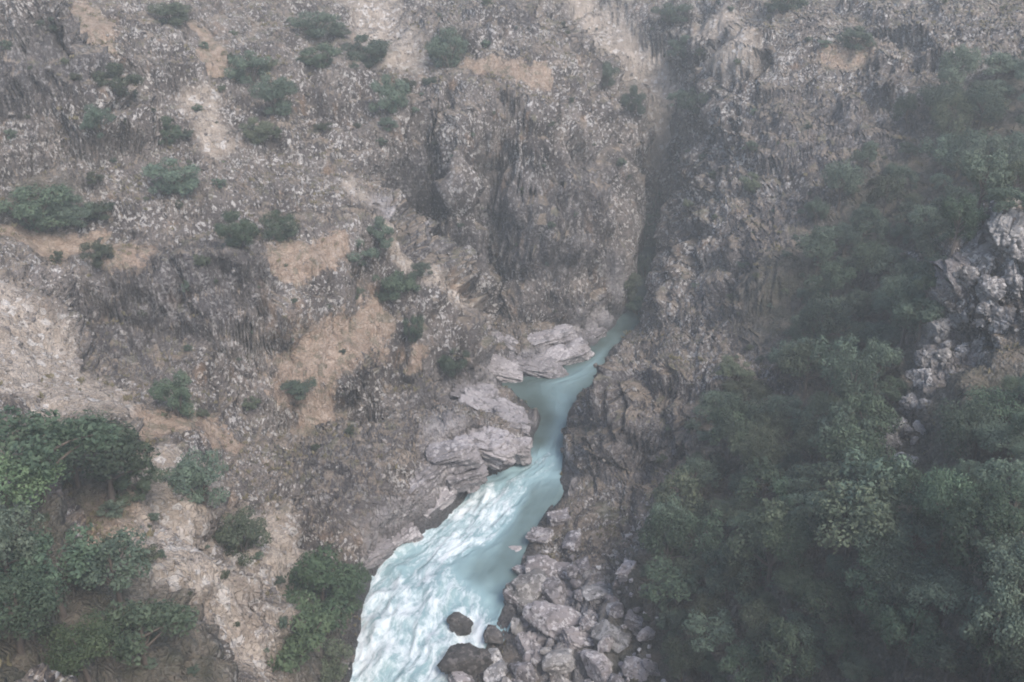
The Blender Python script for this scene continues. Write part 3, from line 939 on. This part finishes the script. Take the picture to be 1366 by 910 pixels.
# ------------------------------------------------------------------ trees and shrubs
def tube(path, radii, seg=6):
    V, F = [], []
    for i, (p, r) in enumerate(zip(path, radii)):
        p = Vector(p)
        dv = (Vector(path[min(i + 1, len(path) - 1)]) - Vector(path[max(i - 1, 0)])).normalized()
        a = dv.orthogonal().normalized()
        b = dv.cross(a)
        for k in range(seg):
            an = 2 * math.pi * k / seg
            V.append(tuple(p + a * math.cos(an) * r + b * math.sin(an) * r))
    for i in range(len(path) - 1):
        for k in range(seg):
            F.append((i * seg + k, i * seg + (k + 1) % seg, (i + 1) * seg + (k + 1) % seg, (i + 1) * seg + k))
    return V, F


def tree_proto(seed, shrub=False, leaves=6000, leaf=0.042, spread=1.0, nlimb=8):
    """unit tree: height about 1, crown about 1 wide; returns trunk mesh, crown mesh without materials"""
    r_ = random.Random(seed)
    nr = np.random.default_rng(seed)
    TV, TF = [], []
    clumps = []

    def add(path, radii):
        V, F = tube(path, radii)
        o = len(TV)
        TV.extend(V)
        TF.extend([tuple(q + o for q in f) for f in F])
    if shrub:
        for k in range(6):
            an = k * 1.05 + r_.uniform(-.3, .3)
            e = (0.32 * math.cos(an), 0.32 * math.sin(an), r_.uniform(.4, .65))
            add([(0, 0, -0.15), (e[0] * .4, e[1] * .4, e[2] * .45), e], [0.022, 0.016, 0.006])
            clumps.append((e[0] * 1.05, e[1] * 1.05, e[2] * .9, r_.uniform(.10, .2)))
        for k in range(14):
            an = r_.uniform(0, 6.28)
            rr = r_.uniform(0, .55) * r_.uniform(.6, 1)
            clumps.append((rr * math.cos(an), rr * math.sin(an) * .8, r_.uniform(.08, .8) * (1 - rr * .9), r_.uniform(.07, .18)))
    else:
        lean = (r_.uniform(-.08, .08), r_.uniform(-.08, .08))
        top = (lean[0], lean[1], .8)
        add([(0, 0, -0.2), (0.01, 0, .1), (lean[0] * .5, lean[1] * .5, .4), top], [0.045, 0.034, 0.025, 0.008])
        for k in range(nlimb):
            an = k * 2.4 + r_.uniform(-.3, .3)
            h0 = r_.uniform(.25, .55)
            rr = r_.uniform(.2, .46) * spread
            e = (rr * math.cos(an) + lean[0], rr * math.sin(an) + lean[1], h0 + r_.uniform(.1, .3))
            b0 = (lean[0] * h0, lean[1] * h0, h0)
            mid_ = tuple((b0[j] + e[j]) / 2 + (0.03 if j == 2 else 0) for j in range(3))
            add([b0, mid_, e], [0.018, 0.011, 0.004])
            clumps.append((*e, r_.uniform(.09, .2)))
            an += .7
            clumps.append((e[0] * .6 + .12 * math.cos(an), e[1] * .6 + .12 * math.sin(an), e[2] + r_.uniform(.02, .16), r_.uniform(.12, .2)))
        clumps.append((top[0], top[1], .86, .15))
        for k in range(5):
            an = r_.uniform(0, 6.28)
            clumps.append((.2 * math.cos(an), .2 * math.sin(an), r_.uniform(.6, .9), r_.uniform(.1, .17)))
    cl = np.array(clumps)
    wts = cl[:, 3] ** 2
    ci = nr.choice(len(cl), leaves, p=wts / wts.sum())
    dirs = nr.normal(size=(leaves, 3))
    dirs /= np.linalg.norm(dirs, axis=1)[:, None]
    rad = nr.uniform(0.35, 1.0, leaves) ** 0.5 * (1 + 0.35 * vnoise(dirs * 2.5 + ci[:, None] * 5.1, seed))
    C = cl[ci, :3] + dirs * (cl[ci, 3] * rad)[:, None] * np.array([1, 1, .8])
    C[:, 2] = np.maximum(C[:, 2], 0.02)
    nrm = dirs + nr.normal(size=(leaves, 3)) * 0.55 + np.array([0, 0, .35])
    nrm /= np.linalg.norm(nrm, axis=1)[:, None]
    a = np.cross(nrm, nr.normal(size=(leaves, 3)))
    a /= np.linalg.norm(a, axis=1)[:, None]
    b = np.cross(nrm, a)
    sz = (leaf * nr.uniform(.5, 1.25, leaves))[:, None]
    V = np.stack([C + a * sz * .5, C + b * sz * .28, C - a * sz * .5, C - b * sz * .28], 1).reshape(-1, 3)
    F = np.arange(len(V)).reshape(-1, 4)
    crown = fast_mesh('crown', V, F, False)
    trunk = fast_mesh('trunk' if not shrub else 'stem', np.array(TV), np.array(TF), True)
    trunk.materials.append(M_BARK)
    return trunk, crown


TP = [tree_proto(11 + i, False, [6000, 4500, 7000, 5000, 3500, 6500][i], [.042, .05, .034, .045, .05, .036][i], [1, 1.1, .75, 1.15, .9, 1][i], [8, 7, 10, 6, 6, 9][i]) for i in range(6)]
SP = [tree_proto(41 + i, True, 2000, 0.085) for i in range(6)]
BP = [tree_proto(71 + i, True, 7000, 0.042) for i in range(6)]
SETS = {}


def proto(kind, i, lm):
    key = (kind, i, lm)
    if key not in SETS:
        trunk, crown = {'tree': TP, 'shrub': SP, 'bush': BP}[kind][i]
        c = crown.copy()
        c.materials.clear()
        c.materials.append(LEAF[lm])
        SETS[key] = (trunk, c)
    return SETS[key]


def plant(kind, loc, w, h, lm, label, group=None, i=None):
    i = random.randrange(6) if i is None else i
    trunk, crown = proto('bush' if kind == 'shrub' and w > 3.2 else kind, i, lm)
    e = bpy.data.objects.new(kind, None)
    COL.objects.link(e)
    e.location = (loc[0], loc[1], loc[2] - 0.1)
    e.rotation_euler = (random.uniform(-.08, .08), random.uniform(-.08, .08), random.uniform(0, 6.28))
    e.scale = (w, w * (random.uniform(.9, 1.1) if kind == 'tree' else random.uniform(.65, 1.15)), h)
    e.empty_display_size = .2
    tag(e, label, kind, group)
    a = bpy.data.objects.new('trunk' if kind == 'tree' else 'stem', trunk)
    b = bpy.data.objects.new('crown', crown)
    for q in (a, b):
        COL.objects.link(q)
        q.parent = e
    return e


# hand placed: kind, u, v (foot), width px, height px, leaf, label
PLANTS = [
    ('tree', 60, 668, 150, 130, 0, 'broad dark green tree at the left edge below the scree slope'),
    ('tree', 150, 672, 145, 115, 0, 'dark green tree between the scree slope and the bare tan patch'),
    ('tree', 105, 650, 110, 100, 0, 'dark green tree wedged between two broader trees under the scree'),
    ('shrub', 190, 660, 70, 70, 0, 'dark green bush at the outer edge of the trees under the scree'),
    ('tree', 20, 700, 150, 110, 3, 'lighter green tree at the left edge in front of the dark trees'),
    ('tree', 15, 780, 120, 120, 4, 'grey green tree at the left edge halfway down the near slope'),
    ('tree', 85, 820, 140, 120, 0, 'dark tree on the near left slope below the tan patch'),
    ('tree', 165, 815, 120, 110, 1, 'blue green tree beside the pale rubble gully on the near left slope'),
    ('tree', 30, 870, 150, 120, 0, 'dark tree in the lower left corner'),
    ('tree', 195, 890, 120, 100, 0, 'dark tree at the bottom edge beside the rubble gully'),
    ('tree', 120, 915, 110, 100, 3, 'fresh green small tree at the bottom edge between dark trees'),
    ('shrub', 270, 668, 90, 90, 1, 'rounded green bush at the head of the pale rubble gully'),
    ('shrub', 325, 735, 70, 75, 2, 'olive bush growing in the near rubble gully'),
    ('shrub', 430, 838, 140, 135, 3, 'big bright green bush overhanging the left bank of the rapids'),
    ('shrub', 395, 885, 115, 110, 3, 'bright green bush just in front of the big one on the left bank'),
    ('shrub', 468, 800, 60, 65, 3, 'small green bush right on the left bank edge of the rapids'),
    ('shrub', 445, 905, 70, 80, 2, 'olive bush at the bottom edge by the rapids'),
    ('shrub', 240, 555, 60, 85, 0, 'rounded dark bush alone at the foot of the dark cliff'),
    ('shrub', 400, 525, 50, 26, 1, 'low flat green bush on the sandy ledge'),
    ('shrub', 318, 328, 64, 58, 0, 'dark green bush on the cliff top left of the tan ledge'),
    ('shrub', 372, 320, 54, 50, 0, 'green bush beside the tan ledge on the cliff top'),
    ('shrub', 50, 305, 110, 80, 0, 'wide dark bush at the left edge above the tan shelf'),
    ('shrub', 100, 300, 60, 50, 1, 'green bush right of the wide dark bush above the tan shelf'),
    ('shrub', 235, 255, 70, 60, 1, 'blue green bush in the hollow below the pale scarred cliff'),
    ('shrub', 225, 195, 50, 45, 0, 'small dark bush under the smooth pale rock face'),
    ('shrub', 135, 180, 60, 55, 1, 'hazy green bush below the square crag on the left'),
    ('shrub', 160, 130, 80, 50, 2, 'olive bush on the ledge right of the square crag'),
    ('shrub', 370, 150, 70, 60, 1, 'blue green bush on the upper left slope below the ledge of stones'),
    ('shrub', 335, 110, 60, 50, 1, 'grey green bush above another on the upper left slope'),
    ('shrub', 490, 90, 80, 50, 1, 'wide green bush at the foot of the upper pale scree'),
    ('shrub', 420, 50, 80, 45, 1, 'hazy green bush on the top slope left of the upper scree'),
    ('shrub', 600, 90, 62, 60, 1, 'dark green bush between the upper scree and the orange ledge'),
    ('shrub', 520, 150, 60, 60, 1, 'green bush at the top left corner of the central cliff'),
    ('shrub', 480, 355, 64, 45, 1, 'green bush on the crest of the left spur'),
    ('shrub', 510, 325, 54, 42, 1, 'pale green bush higher up the crest of the left spur'),
    ('shrub', 525, 400, 64, 60, 0, 'dark bush on the shaded face of the left spur'),
    ('shrub', 550, 455, 44, 50, 0, 'dark upright bush above the small orange ledge on the spur'),
    ('shrub', 607, 498, 46, 46, 0, 'dark green bush at the low end of the spur near the pool'),
    ('shrub', 806, 115, 44, 40, 1, 'dark green bush left of the pale gully at the top of the central cliff'),
    ('shrub', 842, 150, 36, 40, 1, 'dark bush on the left edge of the pale gully above the gorge'),
    ('shrub', 893, 30, 60, 34, 1, 'wide hazy green bush right of the top of the pale gully'),
    ('shrub', 912, 78, 46, 34, 1, 'dark hazy bush right of the middle of the pale gully'),
    ('shrub', 930, 150, 54, 42, 1, 'blue green bush right of the gully foot above the right cliff'),
    ('shrub', 905, 140, 30, 26, 1, 'small bush beside the foot of the pale gully'),
    ('shrub', 1140, 65, 60, 36, 4, 'pale grey green bush above the yellowish ledge top right'),
    ('shrub', 1045, 14, 70, 40, 1, 'hazy bush at the top edge right of the rounded crag'),
    ('shrub', 862, 335, 40, 60, 1, 'blue green bush filling the upper part of the gorge slot'),
    ('shrub', 860, 378, 40, 60, 1, 'blue green bush in the middle of the gorge slot'),
    ('shrub', 838, 395, 40, 45, 2, 'olive bush hanging at the left lip of the gorge mouth'),
    ('shrub', 852, 425, 44, 40, 0, 'dark bush at the bottom of the gorge mouth'),
    ('shrub', 874, 290, 28, 50, 1, 'slim blue green bush high in the gorge slot'),
    ('shrub', 230, 30, 60, 34, 2, 'olive bush at the top edge of the left hillside'),
    ('shrub', 70, 40, 50, 30, 4, 'yellowish green bush at the top left on the crag edge'),
    ('shrub', 345, 190, 50, 40, 2, 'olive bush right of the smooth pale rock face'),
    ('shrub', 430, 90, 60, 40, 0, 'dark bush in the middle of the upper left slope'),
    ('shrub', 130, 350, 60, 36, 2, 'olive bush on the tan shelf at the left'),
    ('shrub', 1000, 255, 40, 30, 2, 'olive bush alone on the right cliff face'),
    ('shrub', 980, 505, 50, 36, 2, 'olive bush at the foot of the speckled right cliff'),
]
for kind, u, v, w, h, lm, lab in PLANTS:
    loc, nor = hit(u, v)
    if loc is None:
        print('miss', lab)
        continue
    wm = px_m(loc, w)
    plant(kind, loc, wm, px_m(loc, h) * 1.05, lm, lab)
    if kind == 'shrub' and v < 560 and w > 55:     # small ones seeded round the larger bush
        for _ in range(1):
            an = random.uniform(0, 6.28)
            g_, n_ = ground(loc.x + math.cos(an) * wm * random.uniform(.5, .95), loc.y + math.sin(an) * wm * random.uniform(.4, .7))
            if g_ is None or abs(g_.z - loc.z) > 5:
                continue
            w2 = wm * random.uniform(.25, .5)
            plant('shrub', g_, w2, w2 * random.uniform(.5, .9), random.choice([lm, 2, 4]), 'small bush seeded beside a much larger bush on the canyon side', 'small bushes beside larger ones')

ZONES = [
    # polygon, count, spacing, kind, size range, leaf choices, label, group
    ([(930, 640), (1000, 590), (1130, 610), (1165, 660), (1180, 730), (1050, 800), (930, 800), (870, 760), (890, 690)], 50, 4.6, 'tree', (6.0, 8.5), [0, 1, 1, 2], 'tree in the dense wood above the boulder heap on the right slope', 'trees above the boulder heap'),
    ([(900, 790), (1050, 800), (1150, 760), (1190, 920), (880, 920)], 40, 4.2, 'tree', (5.0, 7.0), [0, 1, 1, 2], 'tree in the shady wood at the bottom edge of the right slope', 'trees at the bottom edge of the right slope'),
    ([(1215, 690), (1262, 640), (1330, 545), (1372, 520), (1380, 700), (1366, 800), (1190, 770)], 46, 4.2, 'tree', (5.0, 7.0), [0, 0, 1, 1], 'dark tree in the wood in front of the pale outcrop ridge', 'trees in front of the outcrop ridge'),
    ([(1160, 760), (1390, 780), (1400, 930), (1180, 930)], 34, 3.8, 'tree', (4.5, 6.2), [0, 1, 4], 'tree in the wood of the lower right corner', 'trees in the lower right corner'),
    ([(950, 560), (1060, 480), (1180, 470), (1200, 530), (1150, 600), (1000, 600), (935, 640)], 27, 5.4, 'tree', (4.5, 8.0), [0, 1, 1, 2], 'tree on the slope between the right cliff and the outcrop ridge', 'trees between right cliff and outcrop ridge'),
    ([(1070, 350), (1180, 310), (1280, 330), (1250, 420), (1200, 480), (1060, 470)], 38, 5.4, 'tree', (5.0, 8.5), [0, 1, 1, 4], 'tree in the dark wood behind the pale outcrop ridge', 'trees behind the outcrop ridge'),
    ([(1150, 220), (1240, 140), (1380, 90), (1380, 280), (1280, 330), (1100, 340), (1060, 320)], 48, 6.5, 'tree', (5.0, 9.0), [1, 4, 4, 2], 'hazy tree on the far upper right slope', 'hazy trees on the far upper right slope'),
]
ntree = 0
for poly, cnt, dm, kind, sz, lms, lab, grp in ZONES:
    for loc, nor, u, v in scatter(poly, cnt, dm, 2500):
        w = random.uniform(*sz) * random.choice([.55, .75, 1, 1, 1.15])
        plant(kind, loc, w, w * random.choice([.7, .85, 1.0, 1.2, 1.45]), random.choice(lms), lab, grp)
        ntree += 1
SHR = [
    ([(880, 640), (930, 560), (960, 580), (930, 700), (890, 900), (850, 900), (860, 760)], 16, 3.2, 'ragged bush along the lower left edge of the right wood', 'bushes along the edge of the right wood'),
    ([(1000, 300), (1080, 250), (1200, 130), (1240, 150), (1120, 330), (1060, 480), (960, 560), (940, 540)], 24, 4.4, 'hazy bush along the ragged upper edge of the right wood', 'bushes along the upper edge of the right wood'),
    ([(1080, 350), (1200, 300), (1366, 120), (1366, 300), (1240, 420), (1100, 500)], 14, 5, 'low bush between the trees of the upper right slope', 'bushes between the upper right trees'),
    ([(0, 60), (460, 40), (520, 200), (460, 300), (200, 330), (0, 300)], 36, 5.2, 'small scrub bush on the left canyon wall above the tan shelf', 'small bushes on the upper left wall'),
    ([(150, 340), (420, 350), (500, 480), (480, 600), (330, 640), (230, 560)], 18, 4.5, 'small scrub bush among the ledges of the left spur', 'small bushes on the left spur'),
    ([(540, 120), (830, 130), (850, 300), (740, 420), (600, 380)], 24, 6, 'small dark scrub bush clinging to the central cliff', 'small bushes on the central cliff'),
    ([(900, 170), (1120, 130), (1060, 330), (1000, 500), (880, 470)], 18, 6, 'small dark scrub bush on the right cliff', 'small bushes on the right cliff'),
    ([(560, 0), (1366, 0), (1366, 90), (1000, 130), (900, 110), (560, 70)], 22, 8, 'hazy scrub bush on the far slope along the top edge', 'hazy bushes along the top edge'),
    ([(900, 560), (940, 640), (900, 720), (860, 690), (870, 600)], 6, 3.5, 'scrub bush at the edge of the dark right cliff above the boulders', 'bushes at the edge of the dark cliff'),
    ([(200, 680), (300, 690), (380, 760), (390, 900), (230, 900)], 12, 3, 'small dry bush in the pale rubble gully', 'small bushes in the rubble gully'),
    ([(0, 680), (200, 680), (240, 900), (0, 910)], 14, 3.6, 'leafy bush between the trees of the near left slope', 'bushes between the near left trees'),
]
nsh = 0
for poly, cnt, dm, lab, grp in SHR:
    for loc, nor, u, v in scatter(poly, cnt, dm, 2500):
        w = random.choice([.8, 1.0, 1.3, 1.7, 2.2, 3.0]) * (0.7 if 'rubble' in lab else 1.0)
        plant('shrub', loc, w, w * random.uniform(.6, .95), random.choice([1, 2, 2, 4]), lab, grp)
        nsh += 1
print('plants', ntree, nsh, time.time() - T0)

# dry tufts and seedlings nobody could count
up1 = hnormal(P1[:, 0], P1[:, 1], 1.5)[:, 2]
sel = pick(np.clip(up1 - 0.45, 0, 1) * (1 - inriver) * (1 - 0.8 * M['scree']) * (1 - 0.85 * M['smooth']) * dist * sstep(-0.1, 0.4, fbm(P0 / 9, 3, 131)), 9000)
nb = 9
base = np.repeat(P1[sel], nb, 0) + rng.normal(size=(len(sel) * nb, 3)) * np.array([.22, .22, .05])
hgt = np.repeat(rng.uniform(.2, .75, len(sel)), nb) * rng.uniform(.6, 1.1, len(base))
an = rng.uniform(0, 6.28, len(base))
sd2 = np.stack([np.cos(an), np.sin(an), 0 * an], 1) * (hgt * .28)[:, None]
tip = base + np.stack([rng.normal(size=len(base)) * .3 * hgt, rng.normal(size=len(base)) * .3 * hgt, hgt], 1)
midp = (base + tip) / 2
TVs = np.stack([base, midp + sd2, tip, midp - sd2], 1).reshape(-1, 3)
M_TUFT = mat_plain('dry_tuft', (0.10, 0.105, 0.055), (0.25, 0.20, 0.125), 0.25)
tuft = link('dry_scrub', fast_mesh('dry_scrub', TVs, np.arange(len(TVs)).reshape(-1, 4), False), M_TUFT)
tuft['kind'] = 'stuff'
tuft['label'] = 'dry grass tufts and seedlings scattered over ledges and slopes'

# ------------------------------------------------------------------ air
bm = bmesh.new()
bmesh.ops.create_cube(bm, size=1.0)
hz = bpy.data.meshes.new('haze')
bm.to_mesh(hz)
bm.free()
zlo = float(P1[:, 2].min()) - 1.0
zhi = float(P1[:, 2].max()) + 12
haze = link('haze', hz)
haze.scale = (720, 560, zhi - zlo)
haze.location = (0, 200, (zhi + zlo) / 2)
haze['kind'] = 'stuff'
haze['label'] = 'pale haze hanging in the canyon air'
k = NT('haze_air')
pv = k.n('ShaderNodeVolumePrincipled', {'Color': (0.86, 0.905, 0.895), 'Density': 0.00092})
k.t.links.new(pv.outputs[0], k.out.inputs['Volume'])
hz.materials.append(k.m)

# ------------------------------------------------------------------ light
SUN_EL, SUN_AZ = math.radians(52), math.radians(143)   # azimuth clockwise from +Y
w = bpy.data.worlds.new('World')
scene.world = w
w.use_nodes = True
nt = w.node_tree
nt.nodes.clear()
sky = nt.nodes.new('ShaderNodeTexSky')
sky.sky_type = 'NISHITA'
sky.sun_disc = False
sky.sun_elevation = SUN_EL
sky.sun_rotation = SUN_AZ
sky.dust_density = 3.0
bg = nt.nodes.new('ShaderNodeBackground')
bg.inputs[1].default_value = 0.15
wo = nt.nodes.new('ShaderNodeOutputWorld')
nt.links.new(sky.outputs[0], bg.inputs[0])
nt.links.new(bg.outputs[0], wo.inputs[0])
sd = bpy.data.lights.new('sun', 'SUN')
sd.energy = 1.4
sd.angle = math.radians(24)
sd.color = (1.0, 0.95, 0.9)
so = bpy.data.objects.new('sun', sd)
COL.objects.link(so)
dirv = Vector((math.sin(SUN_AZ) * math.cos(SUN_EL), math.cos(SUN_AZ) * math.cos(SUN_EL), math.sin(SUN_EL)))
so.rotation_euler = dirv.to_track_quat('Z', 'Y').to_euler()
so.location = (0, 0, 300)

vs = scene.view_settings
vs.view_transform = 'Standard'
vs.look = 'None'
vs.gamma = 1.0
vs.exposure = 0.9
vs.use_curve_mapping = False
scene.render.engine = 'CYCLES'
scene.cycles.filter_width = 1.9
scene.cycles.max_bounces = 5
scene.cycles.diffuse_bounces = 3
scene.cycles.use_denoising = True
print('done', time.time() - T0)
